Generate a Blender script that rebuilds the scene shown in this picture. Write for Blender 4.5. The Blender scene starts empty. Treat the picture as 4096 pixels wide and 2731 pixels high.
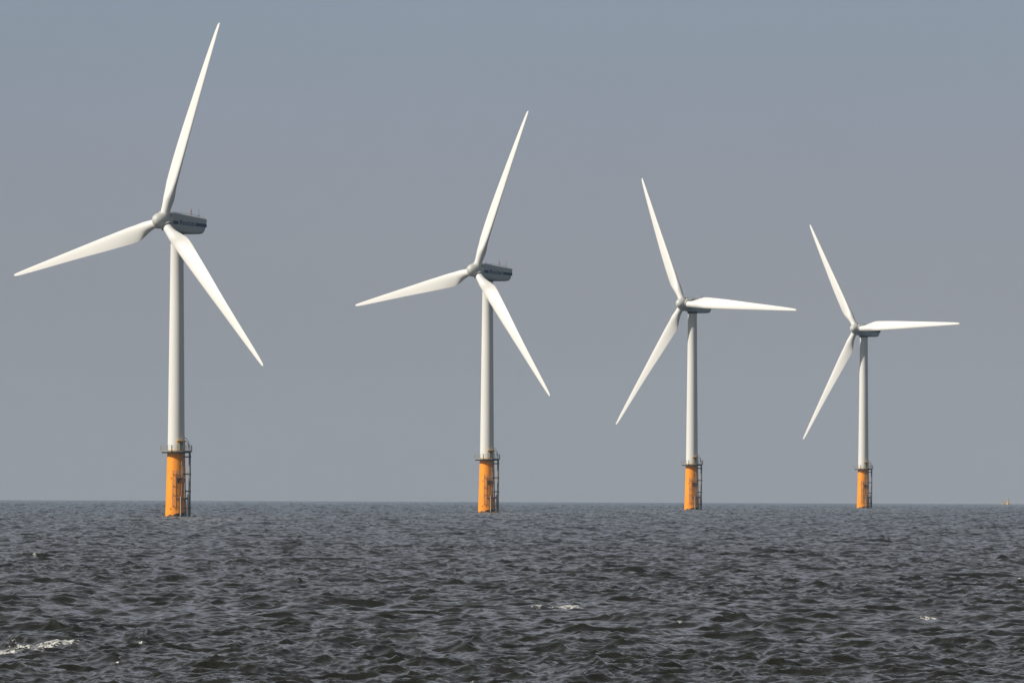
import bpy, math, random
import numpy as np
from mathutils import Matrix, Vector

S = bpy.context.scene
COL = S.collection
R = math.radians
random.seed(4)

# ------------------------------------------------------------------ camera
EARTH = 7.4e6                      # earth radius with normal refraction: the sea really curves away
CAM_H = 7.45                       # eye height on the boat
cam_d = bpy.data.cameras.new("camera")
cam_d.sensor_width = 36.0
cam_d.lens = 58000.0 / 4096.0 * 36.0
cam_d.clip_start = 1.0
cam_d.clip_end = 120000.0
cam = bpy.data.objects.new("camera", cam_d)
COL.objects.link(cam)
CAM_PITCH, CAM_ROLL = 642.5 / 58000.0 - math.sqrt(2 * CAM_H / EARTH), 0.0040
cam.matrix_world = (Matrix.Translation((0, 0, CAM_H)) @ Matrix.Rotation(R(90) + CAM_PITCH, 4, 'X')
                    @ Matrix.Rotation(CAM_ROLL, 4, 'Z'))
S.camera = cam

# ------------------------------------------------------------------ sky and sun
SUN_AZ, SUN_EL = R(65), R(36)      # azimuth measured from straight behind the camera towards the left
sun_dir = Vector((-math.sin(SUN_AZ) * math.cos(SUN_EL), -math.cos(SUN_AZ) * math.cos(SUN_EL), math.sin(SUN_EL)))
w = bpy.data.worlds.new("World")
S.world = w
w.use_nodes = True
nt = w.node_tree
nt.nodes.clear()
sky = nt.nodes.new('ShaderNodeTexSky')
sky.sky_type = 'NISHITA'
sky.sun_disc = False
sky.sun_elevation = SUN_EL
sky.sun_rotation = math.atan2(sun_dir.x, sun_dir.y)
sky.air_density, sky.dust_density, sky.ozone_density = 1.0, 1.5, 1.2
geo = nt.nodes.new('ShaderNodeTexCoord')
sep = nt.nodes.new('ShaderNodeSeparateXYZ')
nt.links.new(geo.outputs['Generated'], sep.inputs[0])
rmp = nt.nodes.new('ShaderNodeValToRGB')          # hazy marine layer: colour against the sine of the elevation
rmp.color_ramp.interpolation = 'B_SPLINE'
els = rmp.color_ramp.elements
STOPS = [(0.000, (3.48, 3.30, 3.46)), (0.012, (3.14, 3.14, 3.48)), (0.024, (2.76, 3.02, 3.70)), (0.040, (2.28, 2.98, 3.95)),
         (0.09, (3.55, 3.66, 4.25)), (0.22, (4.10, 4.10, 4.45)), (0.5, (1.75, 1.68, 1.72)), (1.0, (0.50, 0.52, 0.58))]
els[0].position, els[1].position = STOPS[0][0], STOPS[-1][0]
els[0].color, els[1].color = [(*[q / 5 for q in STOPS[i][1]], 1) for i in (0, -1)]
for p_, c_ in STOPS[1:-1]:
    e = els.new(p_)
    e.color = (*[q / 5 for q in c_], 1)
nt.links.new(sep.outputs['Z'], rmp.inputs[0])
four = nt.nodes.new('ShaderNodeVectorMath')
four.operation = 'SCALE'
four.inputs['Scale'].default_value = 5.0
nt.links.new(rmp.outputs[0], four.inputs[0])
hz_map = nt.nodes.new('ShaderNodeMapping')
hz_map.inputs['Scale'].default_value = (1.0, 1.0, 3.0)
nt.links.new(geo.outputs['Generated'], hz_map.inputs[0])
hz_n = nt.nodes.new('ShaderNodeTexNoise')           # slightly uneven marine haze
hz_n.inputs['Scale'].default_value = 14.0
hz_n.inputs['Detail'].default_value = 4.0
nt.links.new(hz_map.outputs[0], hz_n.inputs['Vector'])
hz_r = nt.nodes.new('ShaderNodeMapRange')
hz_r.inputs['From Min'].default_value, hz_r.inputs['From Max'].default_value = 0.25, 0.75
hz_r.inputs['To Min'].default_value, hz_r.inputs['To Max'].default_value = 4.8, 5.2
nt.links.new(hz_n.outputs['Fac'], hz_r.inputs[0])
nt.links.new(hz_r.outputs[0], four.inputs['Scale'])
mx = nt.nodes.new('ShaderNodeMix')
mx.data_type = 'RGBA'
mx.inputs['Factor'].default_value = 0.88
nt.links.new(sky.outputs[0], mx.inputs['A'])
nt.links.new(four.outputs[0], mx.inputs['B'])
bg = nt.nodes.new('ShaderNodeBackground')
bg.inputs['Strength'].default_value = 0.10
out = nt.nodes.new('ShaderNodeOutputWorld')
nt.links.new(mx.outputs['Result'], bg.inputs['Color'])
nt.links.new(bg.outputs[0], out.inputs['Surface'])

sun_d = bpy.data.lights.new("sun", 'SUN')
sun_d.energy = 5.0
sun_d.angle = R(0.5)
sun_d.color = (1.0, 0.935, 0.83)
sun = bpy.data.objects.new("sun", sun_d)
COL.objects.link(sun)
sun.rotation_euler = sun_dir.to_track_quat('Z', 'Y').to_euler()

S.view_settings.view_transform = 'Standard'
S.view_settings.look = 'None'
S.view_settings.exposure = 0.0
S.view_settings.gamma = 1.0


# ------------------------------------------------------------------ helpers
def sea_level(x, y):
    return -(x * x + y * y) / (2 * EARTH)


def tag(o, label=None, cat=None, group=None, kind=None):
    if label: o['label'] = label
    if cat: o['category'] = cat
    if group: o['group'] = group
    if kind: o['kind'] = kind
    return o


def new_mat(name):
    m = bpy.data.materials.new(name)
    m.use_nodes = True
    return m, m.node_tree, m.node_tree.nodes['Principled BSDF']


def paint(name, col, rough=0.45, var=0.08, scale=0.6, stretch=(1, 1, 0.15), stain=None, stain_amt=0.0, spec=0.4, metallic=0.0):
    """Weathered paint: broad tone variation plus vertical streaks."""
    m, t, b = new_mat(name)
    N, L = t.nodes, t.links
    tc = N.new('ShaderNodeTexCoord')
    mp = N.new('ShaderNodeMapping')
    mp.inputs['Scale'].default_value = stretch
    L.new(tc.outputs['Object'], mp.inputs[0])
    n1 = N.new('ShaderNodeTexNoise')
    n1.inputs['Scale'].default_value = scale
    n1.inputs['Detail'].default_value = 6
    n1.inputs['Roughness'].default_value = 0.65
    L.new(mp.outputs[0], n1.inputs['Vector'])
    mr = N.new('ShaderNodeMapRange')
    mr.inputs['From Min'].default_value, mr.inputs['From Max'].default_value = 0.3, 0.7
    mr.inputs['To Min'].default_value, mr.inputs['To Max'].default_value = 1 - var, 1 + var * 0.5
    L.new(n1.outputs['Fac'], mr.inputs[0])
    mul = N.new('ShaderNodeMix')
    mul.data_type = 'RGBA'
    mul.blend_type = 'MULTIPLY'
    mul.inputs['Factor'].default_value = 1
    mul.inputs['A'].default_value = (*col, 1)
    L.new(mr.outputs[0], mul.inputs['B'])
    last = mul.outputs['Result']
    if stain:
        n2 = N.new('ShaderNodeTexNoise')
        n2.inputs['Scale'].default_value = scale * 4
        n2.inputs['Detail'].default_value = 8
        L.new(mp.outputs[0], n2.inputs['Vector'])
        cr = N.new('ShaderNodeMapRange')
        cr.inputs['From Min'].default_value, cr.inputs['From Max'].default_value = 0.55, 0.75
        cr.inputs['To Max'].default_value = stain_amt
        L.new(n2.outputs['Fac'], cr.inputs[0])
        mm = N.new('ShaderNodeMix')
        mm.data_type = 'RGBA'
        L.new(cr.outputs[0], mm.inputs['Factor'])
        L.new(last, mm.inputs['A'])
        mm.inputs['B'].default_value = (*stain, 1)
        last = mm.outputs['Result']
    L.new(last, b.inputs['Base Color'])
    b.inputs['Roughness'].default_value = rough
    b.inputs['Specular IOR Level'].default_value = spec
    b.inputs['Metallic'].default_value = metallic
    return m


class MB:
    """Collects shapes and links them as one mesh object."""
    def __init__(self):
        self.v, self.f = [], []

    def add(self, vs, fs):
        o = len(self.v)
        self.v += [tuple(p) for p in vs]
        self.f += [tuple(i + o for i in q) for q in fs]

    def loft(self, rings, cap0=True, cap1=True, closed=True):
        n = len(rings[0])
        vs = [p for r in rings for p in r]
        fs = []
        for i in range(len(rings) - 1):
            for j in range(n if closed else n - 1):
                k = (j + 1) % n
                fs.append((i * n + j, i * n + k, (i + 1) * n + k, (i + 1) * n + j))
        if cap0: fs.append(tuple(range(n - 1, -1, -1)))
        if cap1: fs.append(tuple((len(rings) - 1) * n + j for j in range(n)))
        self.add(vs, fs)

    def box(self, lo, hi, M=None):
        x0, y0, z0 = lo
        x1, y1, z1 = hi
        vs = [(x0, y0, z0), (x1, y0, z0), (x1, y1, z0), (x0, y1, z0), (x0, y0, z1), (x1, y0, z1), (x1, y1, z1), (x0, y1, z1)]
        if M: vs = [tuple(M @ Vector(p)) for p in vs]
        self.add(vs, [(3, 2, 1, 0), (4, 5, 6, 7), (0, 1, 5, 4), (1, 2, 6, 5), (2, 3, 7, 6), (3, 0, 4, 7)])

    def tube(self, pts, r, n=10, caps=True):
        pts = [Vector(p) for p in pts]
        rings = []
        for i, p in enumerate(pts):
            d = (pts[min(i + 1, len(pts) - 1)] - pts[max(i - 1, 0)]).normalized()
            ref = Vector((0, 1, 0)) if abs(d.z) > 0.8 else Vector((0, 0, 1))
            a = d.cross(ref).normalized()
            b = d.cross(a)
            rr = r[i] if isinstance(r, (list, tuple)) else r
            rings.append([p + (a * math.cos(2 * math.pi * j / n) + b * math.sin(2 * math.pi * j / n)) * rr for j in range(n)])
        self.loft(rings, caps, caps)

    def lathe(self, prof, n=48, axis='Z', cap0=True, cap1=True):
        rings = []
        for r, h in prof:
            ring = []
            for j in range(n):
                a = 2 * math.pi * j / n
                c, s = r * math.cos(a), r * math.sin(a)
                ring.append((c, s, h) if axis == 'Z' else (s, h, c))
            rings.append(ring)
        self.loft(rings, cap0, cap1)

    def build(self, name, mat, parent=None, sharp=35, mw=None):
        me = bpy.data.meshes.new(name)
        me.from_pydata(self.v, [], self.f)
        me.validate()
        import bmesh
        bm = bmesh.new()
        bm.from_mesh(me)
        bmesh.ops.recalc_face_normals(bm, faces=bm.faces)
        bm.to_mesh(me)
        bm.free()
        me.polygons.foreach_set('use_smooth', [True] * len(me.polygons))
        me.set_sharp_from_angle(angle=R(sharp))
        me.materials.append(mat)
        o = bpy.data.objects.new(name, me)
        COL.objects.link(o)
        if parent: o.parent = parent
        if mw is not None: o.matrix_local = mw
        return o


# ------------------------------------------------------------------ sea
KP = 2 * math.pi / 7.0            # peak wavenumber of the short wind sea
WIND = math.atan2(0.74, 0.67)      # waves run with the wind that the rotors face


class Cascade:
    def __init__(self, L, n, lam_min, lam_max, rot, seed, spread):
        rng = np.random.default_rng(seed)
        self.L, self.n, self.rot, self.lam_min, self.lam_max = L, n, rot, lam_min, lam_max
        k1 = np.fft.fftfreq(n, 1.0 / n) * 2 * math.pi / L
        kx, ky = np.meshgrid(k1, k1, indexing='ij')
        k = np.hypot(kx, ky)
        k[0, 0] = 1e-6
        th = np.arctan2(ky, kx) - (WIND - rot)
        D = (1 - spread) * np.cos(th) ** 4 * 8 / 3 + spread
        Sp = k ** -4.0 * np.exp(-1.25 * (KP / k) ** 2) * D
        lam = 2 * math.pi / k
        Sp = np.where((lam > lam_min) & (lam <= lam_max), Sp, 0)
        z = (rng.normal(size=(n, n)) + 1j * rng.normal(size=(n, n))) * np.sqrt(Sp) * (2 * math.pi / L)
        self.var_raw = None
        H = z * n * n
        self.h = np.fft.ifft2(H).real
        self.dx = np.fft.ifft2(1j * kx / k * H).real
        self.dy = np.fft.ifft2(1j * ky / k * H).real

    def scale(self, s):
        self.h *= s; self.dx *= s; self.dy *= s
        self.stack = np.stack([self.h, self.dx, self.dy], -1).astype(np.float32)

    def sample(self, x, y):
        c, s = math.cos(self.rot), math.sin(self.rot)
        u = (x * c + y * s) / self.L * self.n
        v = (-x * s + y * c) / self.L * self.n
        i0 = np.floor(u).astype(np.int64); j0 = np.floor(v).astype(np.int64)
        fu = (u - i0)[..., None].astype(np.float32); fv = (v - j0)[..., None].astype(np.float32)
        i0 %= self.n; j0 %= self.n
        i1 = (i0 + 1) % self.n; j1 = (j0 + 1) % self.n
        q = self.stack
        r = (q[i0, j0] * (1 - fu) + q[i1, j0] * fu) * (1 - fv) + (q[i0, j1] * (1 - fu) + q[i1, j1] * fu) * fv
        return r[..., 0], r[..., 1] * c - r[..., 2] * s, r[..., 1] * s + r[..., 2] * c


HS = 0.56
CASC = [Cascade(397.0, 1024, 9.0, 200.0, 0.35, 11, 0.12),
        Cascade(149.0, 1024, 1.6, 9.0, -0.52, 12, 0.28),
        Cascade(53.7, 1024, 0.60, 1.6, 0.97, 13, 0.6),
        Cascade(23.3, 1024, 0.22, 0.60, -1.1, 14, 0.8)]
_tot = math.sqrt(sum(c.h.var() for c in CASC))
for c, g, c.chop in zip(CASC, (1.12, 1.0, 0.86, 0.85), (1.6, 1.3, 0.75, 0.45)):
    c.scale(HS / 4 / _tot * g)


def pix_to_sea(px, py, z=0.0):
    """Where a line of sight meets the curved sea (raised by z)."""
    a = cam.matrix_world.to_3x3()
    d = a @ Vector(((px - 2048.0) / 58000.0, (1365.5 - py) / 58000.0, -1.0))
    d /= math.hypot(d.x, d.y)
    t = d.z
    disc = t * t - 2 * (CAM_H - z) / EARTH
    dist = EARTH * (-t - math.sqrt(max(disc, 0)))
    return d.x * dist, d.y * dist, dist


# breaking crests: place, half length (m), half depth (m), crest height (m), foam strength
CAPS = []
for px, py, hl, hd, hc, st in [
    (2250, 2402, .95, 1.5, .85, 1.0), (2150, 2408, .45, 1.0, .60, .85), (3705, 2460, .52, .8, .32, 1.0), (3790, 2470, .5, .6, .1, .5),
    (200, 2566, 1.1, 1.7, .25, .95), (190, 2580, .8, 1.2, .10, .8), (105, 2578, .9, 1.3, .15, .8), (10, 2600, .55, .9, .25, .95), (60, 2545, .4, .7, .1, .7),
    (562, 2556, .26, .6, .30, .95), (546, 2536, .1, .5, .2, .9), (470, 2585, .4, .6, .05, .5),
    (320, 2163, .5, 1.6, .2, .85), (130, 2217, .28, 1.2, .2, .95), (255, 2097, .6, 2.0, .2, .7), (320, 2122, .4, 2.0, .2, .6),
    (525, 2296, .25, 1.0, .2, .7), (1200, 2310, .2, 1.0, .3, .6), (785, 2121, .25, 2.0, .2, .8),
    (965, 2112, .35, 2.0, .2, .65), (1430, 2064, .9, 4.0, .3, .8), (2015, 2080, .6, 3.0, .4, .85), (1800, 2151, .9, 2.0, .1, .55),
    (1540, 2357, .15, .8, .2, .7), (1460, 2174, .2, 1.6, .3, .8), (1855, 2180, .3, 1.6, .2, .6),
    (432, 2645, .14, .5, .15, .85), (1060, 2630, .08, .4, .15, .7), (4068, 2313, .2, 1.0, .3, .9), (3287, 2168, .35, 1.6, .2, .8),
    (3190, 2192, .45, 1.6, .2, .7), (3670, 2157, .35, 1.6, .2, .6), (2718, 2477, .16, .7, .25, .9), (2685, 2400, .4, .8, .1, .6),
    (2722, 2476, .1, .5, .2, .8), (1884, 2722, .2, .5, .2, .9), (3578, 2033, .8, 6.0, .3, .8), (2700, 2106, .5, 3.0, .3, .5),
    (2890, 2380, .2, .8, .1, .45), (4085, 2195, .5, 1.6, .3, .5), (3560, 2190, .2, 1.4, .3, .55), (1410, 2125, .4, 2.0, .2, .6),
    (2620, 2195, .3, 1.5, .2, .5), (700, 2195, .2, 1.5, .2, .5), (1500, 2118, .3, 2.0, .2, .5)]:
    # walk along the line of sight to the first wave face it meets
    bx, by, bd = pix_to_sea(px, py, 0.0)
    tt = np.arange(max(200.0, bd * 0.5), bd * 1.15, 0.15)
    rx, ry = bx / bd * tt, by / bd * tt
    rz = CAM_H + (sea_level(bx, by) - CAM_H) * tt / bd
    hz = sea_level(rx, ry) + hc * 0.5
    for c in CASC[:3]:
        hz = hz + c.sample(rx, ry)[0]
    hit = int(np.argmax(hz > rz))
    big = hl > 0.45 and bd < 1200
    CAPS.append((rx[hit], ry[hit], hl * (1.3 if big else 1.2), hd * 1.8 if big else hd * 0.9, hc * (0.2 if bd < 1100 else 0.6), st * (1.0 if big else 0.85)))

for px, py in ((700, 2067), (1940, 2052), (2768, 2041), (3450, 2034)):   # faint wash at the piles
    x, y, d = pix_to_sea(px, py)
    CAPS.append((x, y, 3.2, 3.0, .05, .55))


def build_sea():
    core = np.linspace(-R(2.7), R(2.7), 860)
    step = core[1] - core[0]
    side = []
    a = core[-1]
    while a < math.pi - 0.02:
        step = min(step * 1.16, 0.12)
        a += step
        side.append(min(a, math.pi))
    side[-1] = math.pi
    side = np.array(side)
    ang = np.concatenate([-side[::-1], core, side])
    r = [0.5]
    while r[-1] < 430: r.append(r[-1] * 1.06 + 0.2)
    n_in = len(r)
    while r[-1] < 11300: r.append(r[-1] * (1 + 1 / 2700.0))
    while r[-1] < 15000: r.append(r[-1] * 1.03)
    rad = np.array(r)
    nr, na = len(rad), len(ang)
    dr = np.gradient(rad)
    da = np.gradient(ang)
    sa, ca = np.sin(ang), np.cos(ang)
    co = np.empty((nr, na, 3), np.float32)
    foam = np.zeros((nr, na), np.float32)
    for i in range(0, nr, 400):
        rr = rad[i:i + 400, None]
        x0 = rr * sa[None]; y0 = rr * ca[None]
        spac = np.maximum(rr * da[None], dr[i:i + 400, None] * 0.7)
        X = x0.copy(); Y = y0.copy(); Z = sea_level(x0, y0)
        for c in CASC:
            lam = math.sqrt(c.lam_min * min(c.lam_max, 20))
            wgt = np.clip((lam / spac - 1.0) / 1.6, 0, 1)
            if wgt.max() <= 0: continue
            if c.lam_max < 2:              # gusts roughen some patches of water more than others
                wgt = wgt * (1 + 0.15 * (np.sin(x0 * .043 + y0 * .012 + 1) + np.sin(y0 * .019 - x0 * .021 + 2) + np.sin(x0 * .11 - y0 * .031)))
            hh, ax, ay = c.sample(x0, y0)
            Z += hh * wgt
            X += c.chop * ax * wgt; Y += c.chop * ay * wgt
        lo, hi = rad[i] - 20, rad[min(i + 399, nr - 1)] + 20
        for (cx, cy, hl, hd, hc, st) in CAPS:
            if not lo < math.hypot(cx, cy) < hi: continue
            e = (x0 - cx); g = (y0 - cy) - 0.5 * e
            wob = 0.25 * np.sin(e * 5.1 + cx) + 0.15 * np.sin(e * 11.3 + cy)
            g = g + wob * hd
            q = (e / hl) ** 4 + (g / hd) ** 2
            q2 = (e / (hl * 1.15)) ** 4 + (g / (hd * 1.1)) ** 2
            Z += hc * np.exp(-q2)
            foam[i:i + 400] = np.maximum(foam[i:i + 400], st * np.exp(-q ** 1.5))
        co[i:i + 400, :, 0] = X; co[i:i + 400, :, 1] = Y; co[i:i + 400, :, 2] = Z
    me = bpy.data.meshes.new("sea")
    nv = nr * na
    me.vertices.add(nv)
    me.vertices.foreach_set('co', co.reshape(-1))
    idx = np.arange(nv, dtype=np.int32).reshape(nr, na)
    q = np.stack([idx[:-1, :-1], idx[:-1, 1:], idx[1:, 1:], idx[1:, :-1]], -1).reshape(-1, 4)[:, ::-1]
    nf = len(q)
    me.loops.add(nf * 4)
    me.loops.foreach_set('vertex_index', np.ascontiguousarray(q).reshape(-1))
    me.polygons.add(nf)
    me.polygons.foreach_set('loop_start', np.arange(0, nf * 4, 4, dtype=np.int32))
    me.update(calc_edges=True)
    me.polygons.foreach_set('use_smooth', np.ones(nf, dtype=bool))
    at = me.attributes.new('foam', 'FLOAT', 'POINT')
    at.data.foreach_set('value', foam.reshape(-1))
    o = bpy.data.objects.new("sea", me)
    COL.objects.link(o)
    tag(o, kind='structure')
    o['label'] = "dark choppy grey sea with scattered white foam crests"
    # --- material
    m, t, b = new_mat("sea_water")
    N, L = t.nodes, t.links
    b.inputs['Base Color'].default_value = (0.0105, 0.0100, 0.0062, 1)
    b.inputs['Roughness'].default_value = 0.13
    b.inputs['IOR'].default_value = 1.5
    tc = N.new('ShaderNodeTexCoord')
    mp = N.new('ShaderNodeMapping')
    mp.inputs['Rotation'].default_value = (0, 0, WIND)
    mp.inputs['Scale'].default_value = (1.0, 0.55, 1.0)
    L.new(tc.outputs['Object'], mp.inputs[0])
    n1 = N.new('ShaderNodeTexNoise')
    n1.inputs['Scale'].default_value = 3.2
    n1.inputs['Detail'].default_value = 5
    n1.inputs['Roughness'].default_value = 0.6
    L.new(mp.outputs[0], n1.inputs['Vector'])
    bp = N.new('ShaderNodeBump')
    bp.inputs['Strength'].default_value = 1.0
    bp.inputs['Distance'].default_value = 0.022
    L.new(n1.outputs['Fac'], bp.inputs['Height'])
    L.new(bp.outputs[0], b.inputs['Normal'])
    # foam
    fa = N.new('ShaderNodeAttribute')
    fa.attribute_name = 'foam'
    n2 = N.new('ShaderNodeTexNoise')
    n2.inputs['Scale'].default_value = 5.0
    n2.inputs['Detail'].default_value = 6
    n2.inputs['Roughness'].default_value = 0.7
    L.new(tc.outputs['Object'], n2.inputs['Vector'])
    ad = N.new('ShaderNodeMath')
    ad.operation = 'ADD'
    ad.operation = 'MULTIPLY_ADD'
    L.new(n2.outputs['Fac'], ad.inputs[0])
    ad.inputs[1].default_value = 3.2
    fo = N.new('ShaderNodeMath')
    fo.operation = 'ADD'
    L.new(fa.outputs['Fac'], fo.inputs[0])
    fo.inputs[1].default_value = -1.62
    L.new(fo.outputs[0], ad.inputs[2])
    mr = N.new('ShaderNodeMapRange')
    mr.interpolation_type = 'SMOOTHSTEP'
    mr.inputs['From Min'].default_value, mr.inputs['From Max'].default_value = 0.62, 1.15
    mr.inputs['To Max'].default_value = 0.88
    L.new(ad.outputs[0], mr.inputs[0])
    fb = N.new('ShaderNodeBsdfDiffuse')
    fb.inputs['Color'].default_value = (0.64, 0.65, 0.62, 1)
    ms = N.new('ShaderNodeMixShader')
    gt = N.new('ShaderNodeMath')
    gt.operation = 'MULTIPLY'
    sg = N.new('ShaderNodeMapRange')
    sg.inputs['From Min'].default_value, sg.inputs['From Max'].default_value = 0.04, 0.3
    L.new(fa.outputs['Fac'], sg.inputs[0])
    L.new(mr.outputs[0], gt.inputs[0])
    L.new(sg.outputs[0], gt.inputs[1])
    L.new(gt.outputs[0], ms.inputs[0])
    L.new(b.outputs[0], ms.inputs[1])
    L.new(fb.outputs[0], ms.inputs[2])
    L.new(ms.outputs[0], N['Material Output'].inputs['Surface'])
    me.materials.append(m)
    return o


build_sea()

# ------------------------------------------------------------------ turbine materials
M_blade = paint("blade_gelcoat", (0.72, 0.71, 0.68), 0.42, 0.05, 0.25, (1, 1, 0.2))
M_hub = paint("hub_gelcoat", (0.52, 0.52, 0.49), 0.45, 0.08, 0.7, (1, 1, 1))
M_nac = paint("nacelle_paint", (0.42, 0.44, 0.445), 0.45, 0.12, 0.8, (1, 0.4, 0.35))
M_tower = paint("tower_paint", (0.70, 0.69, 0.655), 0.5, 0.05, 0.5, (1, 1, 0.06))
M_navy = paint("navy_stripe", (0.022, 0.027, 0.085), 0.4, 0.1)
M_letter_edge = paint("pale_letter_edge", (0.56, 0.57, 0.60), 0.4, 0.05)
M_steel = paint("galvanised_steel", (0.30, 0.30, 0.27), 0.5, 0.2, 3.0, (1, 1, 1), (0.16, 0.09, 0.04), 0.5)
M_dark = paint("dark_weathered_steel", (0.085, 0.075, 0.065), 0.6, 0.2, 2.0, (1, 1, .5), (0.11, 0.06, 0.025), 0.6)
M_tube = paint("weathered_riser_steel", (0.20, 0.17, 0.16), 0.55, 0.25, 1.2, (1, 1, .4), (0.30, 0.26, 0.20), 0.6)
M_fender = paint("salt_grey_steel", (0.40, 0.38, 0.33), 0.55, 0.2, 1.2, (1, 1, .4), (0.2, 0.13, 0.06), 0.5)
M_yellow = paint("yellow_paint", (0.78, 0.42, 0.03), 0.45, 0.1, 1.0, (1, 1, .3), (0.3, 0.13, 0.03), 0.5)
M_black = paint("black_rubber", (0.018, 0.017, 0.018), 0.5, 0.2)
M_red = paint("red_lamp_glass", (0.55, 0.03, 0.03), 0.25, 0.05)
M_mark = paint("faded_red_marking", (0.62, 0.12, 0.02), 0.5, 0.2, 4.0)
M_door = paint("grey_door_paint", (0.22, 0.23, 0.22), 0.5, 0.1)


def orange_mat():
    m = paint("orange_foundation_paint", (0.95, 0.315, 0.010), 0.55, 0.16, 0.9, (1, 1, 0.12), (0.34, 0.11, 0.012), 0.7)
    t = m.node_tree
    N, L = t.nodes, t.links
    b = N['Principled BSDF']
    src = b.inputs['Base Color'].links[0].from_socket
    tc = N.new('ShaderNodeTexCoord')
    sp = N.new('ShaderNodeSeparateXYZ')
    L.new(tc.outputs['Object'], sp.inputs[0])
    n = N.new('ShaderNodeTexNoise')
    n.inputs['Scale'].default_value = 1.6
    n.inputs['Detail'].default_value = 5
    L.new(tc.outputs['Object'], n.inputs['Vector'])
    ma = N.new('ShaderNodeMath')           # weed line: ragged band of growth in the splash zone, thicker round the lee side
    ma.operation = 'MULTIPLY_ADD'
    L.new(n.outputs['Fac'], ma.inputs[0])
    ma.inputs[1].default_value = -1.5
    L.new(sp.outputs['Z'], ma.inputs[2])
    mb = N.new('ShaderNodeMath')
    mb.operation = 'MULTIPLY_ADD'
    L.new(sp.outputs['X'], mb.inputs[0])
    mb.inputs[1].default_value = -0.22
    L.new(ma.outputs[0], mb.inputs[2])
    mr = N.new('ShaderNodeMapRange')
    mr.inputs['From Min'].default_value, mr.inputs['From Max'].default_value = -0.15, 0.1
    mr.inputs['To Min'].default_value, mr.inputs['To Max'].default_value = 1, 0
    L.new(mb.outputs[0], mr.inputs[0])
    mx = N.new('ShaderNodeMix')
    mx.data_type = 'RGBA'
    L.new(mr.outputs[0], mx.inputs['Factor'])
    L.new(src, mx.inputs['A'])
    mx.inputs['B'].default_value = (0.035, 0.03, 0.018, 1)
    L.new(mx.outputs['Result'], b.inputs['Base Color'])
    return m


M_orange = orange_mat()

# ------------------------------------------------------------------ turbine geometry
HUB_H, OVERHANG, ROTOR_R, TILT = 65.85, 4.75, 45.87, R(6)


def interp(tab, x):
    for (a, va), (b, vb) in zip(tab, tab[1:]):
        if x <= b:
            t = max(0.0, (x - a) / (b - a))
            return va + (vb - va) * t
    return tab[-1][1]


def smooth(t):
    t = min(1.0, max(0.0, t))
    return t * t * (3 - 2 * t)


CHORD = [(.04, 2.06), (.065, 2.08), (.09, 2.35), (.115, 2.85), (.14, 3.3), (.165, 3.62), (.19, 3.75), (.22, 3.74), (.26, 3.6), (.32, 3.4), (.385, 3.18), (.5, 2.68),
         (.6, 2.26), (.7, 1.88), (.8, 1.50), (.9, 1.10), (.96, .80), (.985, .60), (.996, .40), (1.0, .20)]
TWIST = [(.04, 13), (.2, 12), (.3, 8.5), (.5, 4), (.7, 1.5), (1.0, -0.5)]
THICK = [(.06, 1.0), (.1, .78), (.15, .50), (.2, .38), (.3, .29), (.5, .22), (.8, .18), (1.0, .16)]


def airfoil(n):
    """Unit-chord section: (x from leading edge, y on the suction side positive, both for thickness 1)."""
    pts = []
    for j in range(n):
        a = 2 * math.pi * j / n
        x = 0.5 * (1 - math.cos(a))
        yt = 5 * (0.2969 * math.sqrt(x) - 0.1260 * x - 0.3516 * x * x + 0.2843 * x ** 3 - 0.1015 * x ** 4)
        pts.append((x, yt if a < math.pi else -yt * 0.85))
    return pts


def blade_mesh():
    m = MB()
    n = 40
    af = airfoil(n)
    rs = [.037, .045, .055, .065] + [.065 + .0125 * i for i in range(1, 20)] + [.32 + .025 * i for i in range(0, 26)] + [.96, .975, .985, .992, .997, 1.0]
    rings = []
    for r in sorted(set(rs)):
        c = interp(CHORD, r)
        b = R(interp(TWIST, r))
        th = interp(THICK, r)
        k = smooth((r - .06) / .12)                 # circle to aerofoil
        z = r * ROTOR_R
        off = -0.46 * r + 1.06 * r * r              # slight upwind cone, bent back by the wind
        piv = 0.5 + (0.31 - 0.5) * k
        ring = []
        for j, (x, y) in enumerate(af):
            a = 2 * math.pi * j / n
            cx, cy = 0.5 * (1 - math.cos(a)), 0.5 * math.sin(a)
            px = cx + (x - cx) * k
            py = cy * (1 - k) + y * th * k
            lx, ly = (piv - px) * c, py * c         # towards leading edge, towards suction side
            X = lx * math.cos(b) + ly * math.sin(b)
            Y = -lx * math.sin(b) + ly * math.cos(b) + off
            ring.append((X, Y, z))
        rings.append(ring)
    m.loft(rings)
    return m


def spinner_mesh():
    m = MB()
    prof = []
    for i in range(1, 25):
        a = math.pi / 2 * i / 24
        prof.append((1.80 * math.sin(a) ** 0.92, -0.25 - 2.75 * math.cos(a)))
    prof += [(1.80, 0.4), (1.80, 0.9), (1.77, 1.12), (1.68, 1.2), (1.2, 1.22)]
    m.lathe(prof, 64, 'Y')
    return m


def section(hw, zt, zb, rt, rb, crown):
    """Rounded nacelle cross-section in X-Z, counter-clockwise."""
    p = []
    def arc(cx, cz, r, a0, a1, n=7):
        for i in range(n):
            a = R(a0 + (a1 - a0) * i / (n - 1))
            p.append((cx + r * math.cos(a), cz + r * math.sin(a)))
    sh = zt - crown
    arc(hw - rt, sh - rt, rt, 0, 80)
    for x in (.66, .33, 0, -.33, -.66):
        p.append((x * (hw - rt), zt - crown * x * x * 0.9))
    arc(-hw + rt, sh - rt, rt, 100, 180)
    arc(-hw + rb, zb + rb, rb, 180, 270)
    arc(hw - rb, zb + rb, rb, 270, 360)
    return p


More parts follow.
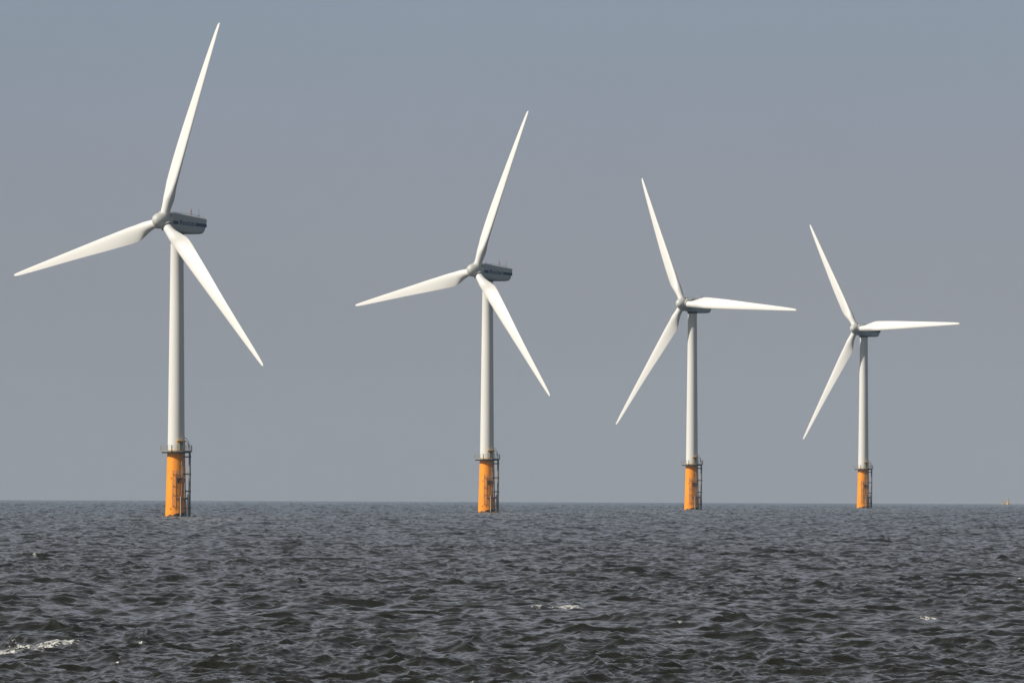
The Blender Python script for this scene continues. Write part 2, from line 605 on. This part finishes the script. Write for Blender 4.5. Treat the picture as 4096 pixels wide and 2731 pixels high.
NAC = [  # u, half width, top, bottom, top radius, bottom radius, crown
    (1.24, 1.40, 1.55, -1.55, .55, .8, .15), (1.32, 1.56, 1.74, -1.80, .6, .8, .18), (1.6, 1.66, 1.83, -1.95, .6, .8, .18), (2.9, 1.80, 1.96, -2.30, .55, .56, .18),
    (3.2, 1.82, 1.95, -2.38, .5, .56, .18), (4.9, 1.86, 1.78, -2.66, .45, .56, .2), (8.0, 1.88, 1.50, -2.84, .40, .56, .3), (10.2, 1.88, 1.30, -2.84, .38, .56, .38),
    (11.5, 1.86, 1.16, -2.80, .36, .56, .42), (12.6, 1.82, 1.02, -2.72, .36, .7, .42), (12.85, 1.68, .88, -2.5, .36, .7, .38), (12.92, 1.4, .66, -2.2, .36, .7, .3)]


def nac_half_width(u):
    return interp([(a[0], a[1]) for a in NAC], u)


def nac_top(u):
    return interp([(a[0], a[2]) for a in NAC], u)


def nacelle_mesh():
    m = MB()
    rings = []
    for (u, hw, zt, zb, rt, rb, cr) in NAC:
        ring = []
        for (x, z) in section(hw, zt, zb, rt, rb, cr):
            d = max(0.0, 0.4 - z) / 3.2
            ring.append((x, u - smooth((u - 9.0) / 3.9) * (0.9 * d ** 1.6 + 0.25 * d), z))
        rings.append(ring)
    m.loft(rings)
    return m


def stripe_z(u):
    return -0.30 - (u - 1.7) * 0.056


LETTERS = {  # strokes as polygons in a unit box (width given), the baseline at 0 and x-height at 1
    'V': (1.05, [[(0, 1.48), (.36, 1.48), (.50, .55), (.66, 1.48), (1.0, 1.48), (.70, 0), (.26, 0)]]),
    'e': (.86, [[(0, 0), (.28, 0), (.28, 1), (0, 1)], [(.28, .76), (.80, .76), (.80, 1), (.28, 1)], [(.54, .40), (.80, .40), (.80, .76), (.54, .76)],
                [(.28, .40), (.54, .40), (.54, .58), (.28, .58)], [(.28, 0), (.80, 0), (.80, .24), (.28, .24)]]),
    's': (.84, [[(0, .76), (.78, .76), (.78, 1), (0, 1)], [(0, .42), (.27, .42), (.27, .76), (0, .76)], [(.27, .42), (.78, .42), (.78, .60), (.27, .60)],
                [(.51, .24), (.78, .24), (.78, .42), (.51, .42)], [(0, 0), (.78, 0), (.78, .24), (0, .24)]]),
    't': (.62, [[(.10, 0), (.40, 0), (.40, 1.38), (.10, 1.38)], [(.40, .78), (.58, .78), (.58, 1), (.40, 1)], [(.40, 0), (.58, 0), (.58, .22), (.40, .22)]]),
    'a': (.86, [[(.06, .78), (.80, .78), (.80, 1), (.06, 1)], [(.52, 0), (.80, 0), (.80, .78), (.52, .78)], [(0, 0), (.28, 0), (.28, .58), (0, .58)],
                [(.28, .40), (.52, .40), (.52, .58), (.28, .58)], [(.28, 0), (.52, 0), (.52, .22), (.28, .22)]]),
}


def lettering_meshes(side):
    """Letters and their pale edging on one nacelle flank; they lean to the reader's right."""
    let, edge = MB(), MB()
    hgt, total, span = 0.78, sum(LETTERS[c][0] for c in 'Vestas'), 5.15
    k = span / total
    u0 = 3.45
    cur = 0.0
    for ch in 'Vestas':
        wd, polys = LETTERS[ch]
        for poly in polys:
            for mb, grow, d0 in ((edge, 0.03, 0.010), (let, 0.0, 0.016)):
                cx = sum(p[0] for p in poly) / len(poly); cy = sum(p[1] for p in poly) / len(poly)
                front, back = [], []
                for (x, y) in poly:
                    gx = x * k + (grow if x > cx else -grow)
                    gy = y * hgt + (grow if y > cy else -grow)
                    s = cur * k + gx + 0.10 * gy
                    u = u0 + s if side > 0 else u0 + span - s
                    z = stripe_z(u) - 0.42 + gy
                    hw = nac_half_width(u)
                    front.append((side * (hw + d0), u, z))
                    back.append((side * (hw - 0.03), u, z))
                mb.loft([back, front])
        cur += wd
    return let, edge


def copy_tree(o, parent=None, mats=None):
    c = o.copy()
    COL.objects.link(c)
    c.parent = parent
    for ch in o.children:
        copy_tree(ch, c)
    return c


def pos_on(r, ang_deg):
    """Point at radius r, angle 0 towards the camera, positive to the camera's right."""
    a = R(ang_deg)
    return r * math.sin(a), -r * math.cos(a)


def make_turbine():
    root = bpy.data.objects.new('wind_turbine', None)
    root.empty_display_size = 5
    COL.objects.link(root)

    # ---- foundation
    m = MB()
    m.lathe([(2.55, -6), (2.40, 0), (2.30, 2.5), (2.17, 7), (2.04, 12.0), (2.0, 13.6), (2.0, 14.32)], 64)
    fnd = m.build('foundation', M_orange, root)
    for z0 in (8.55, 1.72):
        m = MB()
        r, a = 2.44 - 0.031 * z0, -31.4
        x, y = pos_on(r, a)
        Mm = Matrix.Translation((x, y, z0)) @ Matrix.Rotation(R(a), 4, 'Z')
        m.box((-.17, -.02, -.06), (.17, .02, .06), Mm)
        m.box((-.17, -.02, .16), (.17, .02, .28), Mm)
        m.box((-.04, -.018, .05), (.04, .018, .17), Mm)
        m.build('draught_mark', M_mark, fnd)

    # ---- platform
    m = MB()
    m.lathe([(1.95, 14.50), (3.46, 14.50), (3.46, 14.60), (1.95, 14.60)], 56, cap0=False, cap1=False)
    m.lathe([(2.02, 14.30), (2.60, 14.30), (2.75, 14.498), (2.02, 14.498)], 40, cap0=False, cap1=False)
    for a in range(0, 360, 45):
        M = Matrix.Rotation(R(a + 20), 4, 'Z')
        m.box((2.0, -.07, 14.22), (3.42, .07, 14.495), M)
    m.box((2.0, -.55, 14.32), (3.3, .35, 14.49))
    plat = m.build('platform', M_dark, root)
    m = MB()
    m.lathe([(3.47, 14.49), (3.50, 14.49), (3.50, 14.82), (3.47, 14.82)], 56, cap0=False, cap1=False)
    m.build('toe_board', M_steel, plat)
    for a in range(0, 360, 18):
        m = MB()
        x, y = pos_on(3.53, a + 4)
        m.tube([(x, y, 14.5), (x, y, 15.95)], 0.045, 8)
        m.build('railing_post', M_steel, plat)
    for z in (15.22, 15.58, 15.95):
        m = MB()
        m.lathe([(3.505, z - .025), (3.55, z - .025), (3.55, z + .025), (3.505, z + .025), (3.505, z - .025)], 56, cap0=False, cap1=False)
        m.build('railing_bar', M_steel, plat)
    m = MB()
    x, y = pos_on(3.56, -17)
    m.tube([(x, y, 14.45), (x, y, 15.98)], 0.075, 8)
    m.build('gate_post', M_dark, plat)
    m = MB()
    m.box((2.62, -1.75, 14.61), (3.12, -1.25, 14.95))
    m.build('cable_box', M_fender, plat)

    # ---- tower
    m = MB()
    zt = [(1.90, 14.95)]
    for z in (30.0, 46.5):
        r = 1.90 - (z - 14.95) / (62.6 - 14.95) * 0.48
        zt += [(r, z - .06), (r + .018, z - .05), (r + .018, z + .05), (r, z + .06)]
    zt += [(1.43, 61.9), (1.46, 62.0), (1.46, 63.15)]
    m.lathe(zt, 72)
    tow = m.build('tower', M_tower, root, sharp=60)
    m = MB()
    m.lathe([(1.99, 14.32), (1.99, 14.78), (1.93, 14.95), (1.86, 14.96)], 64)
    m.build('base_flange', M_yellow, tow)
    m = MB()
    Md = Matrix.Translation((*pos_on(1.86, 36), 0)) @ Matrix.Rotation(R(36), 4, 'Z')
    m.box((-.45, -.12, 14.97), (.45, .08, 16.9), Md)
    door = m.build('door', M_door, tow)
    m = MB()
    m.box((.28, -.20, 15.8), (.36, -.12, 15.95), Md)
    m.build('handle', M_steel, door)

    # ---- porch frame round the door
    m = MB()
    p1, p2 = Vector((0.31, -2.45, 0)), Vector((1.95, -1.65, 0))
    for p in (p1, p2):
        m.box((p.x - .09, p.y - .09, 14.61), (p.x + .09, p.y + .09, 16.8))
    d = (p2 - p1); L = d.length
    M = Matrix.Translation(((p1 + p2) / 2)) @ Matrix.Rotation(math.atan2(d.y, d.x), 4, 'Z')
    m.box((-L / 2 - .12, -.12, 16.8), (L / 2 + .12, .12, 17.02), M)
    m.box((-L / 2 - .1, .12, 16.86), (L / 2 + .1, .95, 16.96), M)
    m.build('porch_frame', M_yellow, root)

    # ---- ladder on the seaward face
    m = MB()
    for x, z1 in ((-.71, 10.4), (0.0, 10.4)):
        m.tube([(x, -2.66, 2.0), (x, -2.50, z1)], 0.055, 8)
    z = 2.3
    while z < 10.3:
        m.tube([(-.71, -2.655 + (z - 2) * .019, z), (0, -2.655 + (z - 2) * .019, z)], 0.022, 6)
        z += 0.33
    for z in (9.6, 7.0, 5.05, 2.5):
        for x in (-.71, 0):
            m.box((x - .06, -2.62 + (z - 2) * .019, z - .08), (x + .06, -2.0, z + .08))
    m.build('ladder', M_tube, root)

    # ---- upper access ladder with its rest platform
    m = MB()
    for (x, y) in ((1.24, -2.05), (1.52, -1.80)):
        m.tube([(x, y, 8.8), (x, y, 14.3)], 0.05, 8)
    z = 9.1
    while z < 14.2:
        m.tube([(1.24, -2.05, z), (1.52, -1.80, z)], 0.02, 6)
        z += 0.33
    for z in (11.9, 9.9):
        m.box((.80, -2.08, z - .06), (1.24, -2.0, z + .06))
        m.box((.80, -2.08, z - .06), (.88, -1.7, z + .06))
        m.box((1.60, -1.75, z - .05), (1.95, -1.2, z + .05))
    m.build('access_ladder', M_fender, root)
    m = MB()
    for (x, y) in ((1.22, -2.15), (1.5, -1.9)):
        m.tube([(x, y, 4.9), (x, y, 7.8)], 0.05, 8)
    m.box((.95, -2.2, 7.7), (1.55, -1.8, 7.82))
    m.build('access_ladder', M_fender, root)
    m = MB()
    m.box((.2, -2.75, 8.62), (1.6, -1.55, 8.80))
    m.add([(.35, -2.3, 7.6), (.5, -2.3, 7.6), (.5, -1.6, 7.6), (.35, -1.6, 7.6), (.3, -2.7, 8.615), (1.2, -2.7, 8.615), (1.2, -1.6, 8.615), (.3, -1.6, 8.615)],
          [(3, 2, 1, 0), (4, 5, 6, 7), (0, 1, 5, 4), (1, 2, 6, 5), (2, 3, 7, 6), (3, 0, 4, 7)])
    rest = m.build('rest_platform', M_dark, root)
    m = MB()
    for (x, y) in ((.24, -2.7), (1.55, -2.7), (1.55, -1.7), (.24, -1.9)):
        m.tube([(x, y, 8.8), (x, y, 10.3)], 0.035, 8)
    for z in (9.5, 10.3):
        m.tube([(.24, -1.9, z), (.24, -2.7, z)], .03, 6)
        m.tube([(1.55, -2.7, z), (1.55, -1.7, z)], .03, 6)
        m.tube([(.24, -2.7, z), (1.55, -2.7, z)], .03, 6)
    m.build('guard_rail', M_steel, rest)

    # ---- boat landing fenders
    m = MB()
    m.tube([(1.06, -2.75, -4), (1.06, -2.75, 4.7)], 0.14, 14)
    m.build('fender_post', M_fender, root)
    m = MB()
    m.tube([(1.92, -2.25, -4), (1.92, -2.10, 8.9)], 0.13, 14)
    m.build('fender_post', M_tube, root)
    m = MB()
    m.tube([(2.62, -1.7, -4), (2.62, -1.7, 5.05)], 0.13, 14)
    m.build('fender_post', M_fender, root)
    m = MB()
    m.tube([(.05, -2.55, 4.1), (1.06, -2.55, 4.1), (1.92, -2.25, 4.1), (2.62, -1.8, 4.1)], 0.10, 10)
    m.box((2.2, -2.0, 3.9), (2.5, -1.5, 4.35))
    m.box((.0, -2.68, 3.98), (.3, -2.2, 4.05))
    m.build('fender_brace', M_dark, root)

    # ---- cable riser
    m = MB()
    m.tube([(3.03, -1.55, -5), (3.03, -1.55, 14.5)], 0.245, 20)
    rz = m.build('cable_riser', M_tube, root)
    for z in (13.4, 9.56, 5.76, 1.95):
        m = MB()
        m.box((1.55, -1.70, z - .15), (2.80, -1.40, z + .15))
        m.lathe([(.25, z - .19), (.30, z - .19), (.30, z + .19), (.25, z + .19)], 18, cap0=False, cap1=False)
        m.v = [(x + 3.03, y - 1.55, zz) if i >= 8 else (x, y, zz) for i, (x, y, zz) in enumerate(m.v)]
        m.build('bracket', M_dark, rz)
    for z0, bul in ((17.65, .55), (17.05, .15)):
        m = MB()
        pts = []
        for i in range(15):
            t = i / 14
            x = 1.80 + 1.2 * math.sin(t * math.pi / 2) ** (0.9 + .3 * (1 - bul))
            zz = 14.5 + (z0 - 14.5) * math.cos(t * math.pi / 2) ** (0.75 if bul > .3 else 1.0)
            pts.append((x, -.4 - 1.15 * math.sin(t * math.pi / 2) + (bul - .3) * .3 * math.sin(math.pi * t), zz))
        m.tube(pts, 0.065, 8)
        m.build('power_cable', M_black, root)

    # ---- nacelle
    nac = nacelle_mesh().build('nacelle', M_nac, root, sharp=28)
    for sd in (1, -1):
        for ua, ub in ((1.62, 3.25), (8.85, 12.60)):
            m = MB()
            n = 14
            rings = []
            for i in range(n):
                u = ua + (ub - ua) * i / (n - 1)
                z, hw = stripe_z(u), nac_half_width(u)
                rings.append([(sd * (hw - .02), u, z - .38), (sd * (hw + .012), u, z - .38), (sd * (hw + .012), u, z + .38), (sd * (hw - .02), u, z + .38)])
            m.loft(rings)
            m.build('stripe', M_navy, nac)
    for sd in (1, -1):
        a, b = lettering_meshes(sd)
        b.build('letter_edging', M_letter_edge, nac)
        a.build('lettering', M_navy, nac)
    for x in (-.8, .8):
        m = MB()
        us = [1.7, 2.9, 4.9, 8.0, 10.2, 11.5]
        m.tube([(x, u, nac_top(u) + .10) for u in us], 0.03, 6)
        for u in us:
            m.tube([(x, u, nac_top(u) - .25), (x, u, nac_top(u) + .10)], 0.03, 6)
        m.build('roof_rail', M_dark, nac)
    for u, h in ((9.0, 1.55), (11.45, 1.55)):
        m = MB()
        z = nac_top(u) - .15
        m.tube([(.5, u, z), (.5, u, z + .65)], 0.06, 8)
        m.tube([(.5, u, z + .65), (.5, u, z + h + .15)], 0.032, 8)
        if u < 10:
            m.tube([(.5, u, z + .5), (.5, u - .32, z + .62), (.5, u - .32, z + .8)], 0.03, 6)
        m.build('antenna_mast', M_dark, nac)
    m = MB()
    z = nac_top(9.0) - .15
    ring = [(0.02, -.02), (.10, 0), (.13, .12), (.10, .28), (.02, .34)]
    m.lathe(ring, 14)
    m.v = [(x + .5, y + 8.68, zz + z + .80) for x, y, zz in m.v]
    m.build('warning_light', M_red, nac)
    m = MB()
    m.lathe([(1.50, -.3), (1.62, -.25), (1.62, .25), (1.50, .3)], 48)
    m.v = [(x, y + OVERHANG, zz - 2.72) for x, y, zz in m.v]
    m.build('yaw_collar', M_dark, nac)

    # ---- rotor
    hub = spinner_mesh().build('hub', M_hub, root)
    for i in range(3):
        M = Matrix.Rotation(i * 2 * math.pi / 3, 4, 'Y')
        m = MB()
        m.lathe([(1.34, 0.9), (1.36, 1.66), (1.32, 1.84), (1.26, 1.88), (1.20, 1.86), (1.18, 1.30)], 48, cap0=False, cap1=False)
        m.build('blade_collar', M_hub, hub, mw=M)
        m = MB()
        M2 = Matrix.Rotation(i * 2 * math.pi / 3 + R(60), 4, 'Y')
        m.box((-.36, .45, 1.62), (.36, 1.15, 2.0))
        m.build('hatch_cover', M_hub, hub, mw=M2)
    bm_ = blade_mesh()
    first = None
    for i in range(3):
        if first is None:
            b = first = bm_.build('blade', M_blade, root, sharp=50)
        else:
            b = first.copy()
            COL.objects.link(b)
            b.parent = root
    return root


def place(root, hub_xyz, yaw, phi):
    """Stand the turbine so that its hub centre comes to hub_xyz; the foundation faces the viewer's boat."""
    n = Vector((-math.sin(yaw) * math.cos(TILT), -math.cos(yaw) * math.cos(TILT), math.sin(TILT)))
    nh = Vector((-math.sin(yaw), -math.cos(yaw), 0))
    hubp = Vector(hub_xyz)
    bx, by = hubp.x - nh.x * OVERHANG, hubp.y - nh.y * OVERHANG
    base = Vector((bx, by, sea_level(bx, by)))
    hubp.z = base.z + HUB_H
    rw = Matrix.Translation(base) @ Matrix.Rotation(-math.atan2(bx, by), 4, 'Z')
    root.matrix_world = rw
    right = Vector((math.cos(yaw), -math.sin(yaw), 0))
    up = right.cross(-n)
    rot = Matrix((right, -n, up)).transposed().to_4x4()
    yawm = Matrix((right, -nh, Vector((0, 0, 1)))).transposed().to_4x4()
    inv = rw.inverted()
    k = 0
    for ch in root.children:
        nm = ch.name.split('.')[0]
        if nm == 'nacelle':
            ch.matrix_local = inv @ Matrix.Translation(hubp) @ yawm
        elif nm == 'hub':
            ch.matrix_local = inv @ Matrix.Translation(hubp) @ rot @ Matrix.Rotation(phi, 4, 'Y')
        elif nm == 'blade':
            ch.matrix_local = inv @ Matrix.Translation(hubp) @ rot @ Matrix.Rotation(phi + k * 2 * math.pi / 3, 4, 'Y')
            k += 1


SPOTS = [
    ((-77.83, 3228.0, 0), 40.56, 15.12, "largest and nearest white wind turbine, its nacelle lettering the easiest to read"),
    ((-9.93, 3941.9, 0), 43.16, 18.44, "second largest white wind turbine, between the biggest one and the pair with level blades"),
    ((54.66, 4633.4, 0), 39.48, -27.31, "white wind turbine with a level blade hiding its nacelle, larger of the pair posed so"),
    ((126.35, 5321.3, 0), 37.09, -32.27, "smallest and farthest white wind turbine, standing between the larger level-bladed one and the tiny buoys"),
]
proto = make_turbine()
made = [proto] + [copy_tree(proto) for _ in SPOTS[1:]]
bpy.context.view_layer.update()
for t, (hp, yaw, phi, lab) in zip(made, SPOTS):
    place(t, hp, R(yaw), R(phi))
    tag(t, lab, "wind turbine", "offshore wind turbines in a row")


# ------------------------------------------------------------------ buoys on the horizon
def buoy(px, dist, h, r, label, big):
    a = (px - 2048.0) / 58000.0
    x, y = dist * math.sin(a), dist * math.cos(a)
    root = bpy.data.objects.new('buoy', None)
    COL.objects.link(root)
    root.location = (x, y, sea_level(x, y))
    tag(root, label, 'buoy', 'buoys on the horizon')
    m = MB()
    m.lathe([(r * .7, -.8), (r, -.4), (r, .9), (r * .9, 1.1), (r * .3, 1.2)], 24)
    m.build('float', M_yellow, root)
    m = MB()
    if big:
        for k in range(4):
            q = R(45 + 90 * k)
            m.tube([(r * .75 * math.cos(q), r * .75 * math.sin(q), 1.1), (r * .3 * math.cos(q), r * .3 * math.sin(q), h * .72)], .10, 8)
        for z, s in ((1.9, .62), (2.7, .45)):
            m.lathe([(r * s + .05, z - .25), (r * s + .05, z + .25), (r * s - .05, z + .25), (r * s - .05, z - .25)], 16)
        m.build('cage_tower', M_yellow, root)
        m = MB()
        m.tube([(0, 0, h * .7), (0, 0, h * .9)], .09, 8)
        m.lathe([(.02, h * .88), (.22, h * .89), (.24, h * .97), (.02, h)], 14)
        m.build('lantern', M_fender, root)
    else:
        m.tube([(0, 0, 1.15), (0, 0, h)], [.14, .07], 10)
        m.box((-.25, -.03, h - .4), (.25, .03, h))
        m.build('mast', M_fender, root)


buoy(4034, 8200, 4.2, .75, "bigger orange buoy with a tapering cage tower, standing right on the horizon", True)
buoy(4012, 8000, 2.6, .36, "tiny orange spar buoy with a thin pale mast, beside the bigger orange buoy", False)


# ------------------------------------------------------------------ sea haze
m = MB()
m.box((-17000, -17000, -24), (17000, 17000, 125))
hm = bpy.data.materials.new("haze_air")
hm.use_nodes = True
ht = hm.node_tree
ht.nodes.remove(ht.nodes['Principled BSDF'])
pv = ht.nodes.new('ShaderNodeVolumePrincipled')
pv.inputs['Color'].default_value = (0.42, 0.75, 1.0, 1)
pv.inputs['Density'].default_value = 1.6e-5
ht.links.new(pv.outputs[0], ht.nodes['Material Output'].inputs['Volume'])
tag(m.build('haze', hm), kind='stuff')
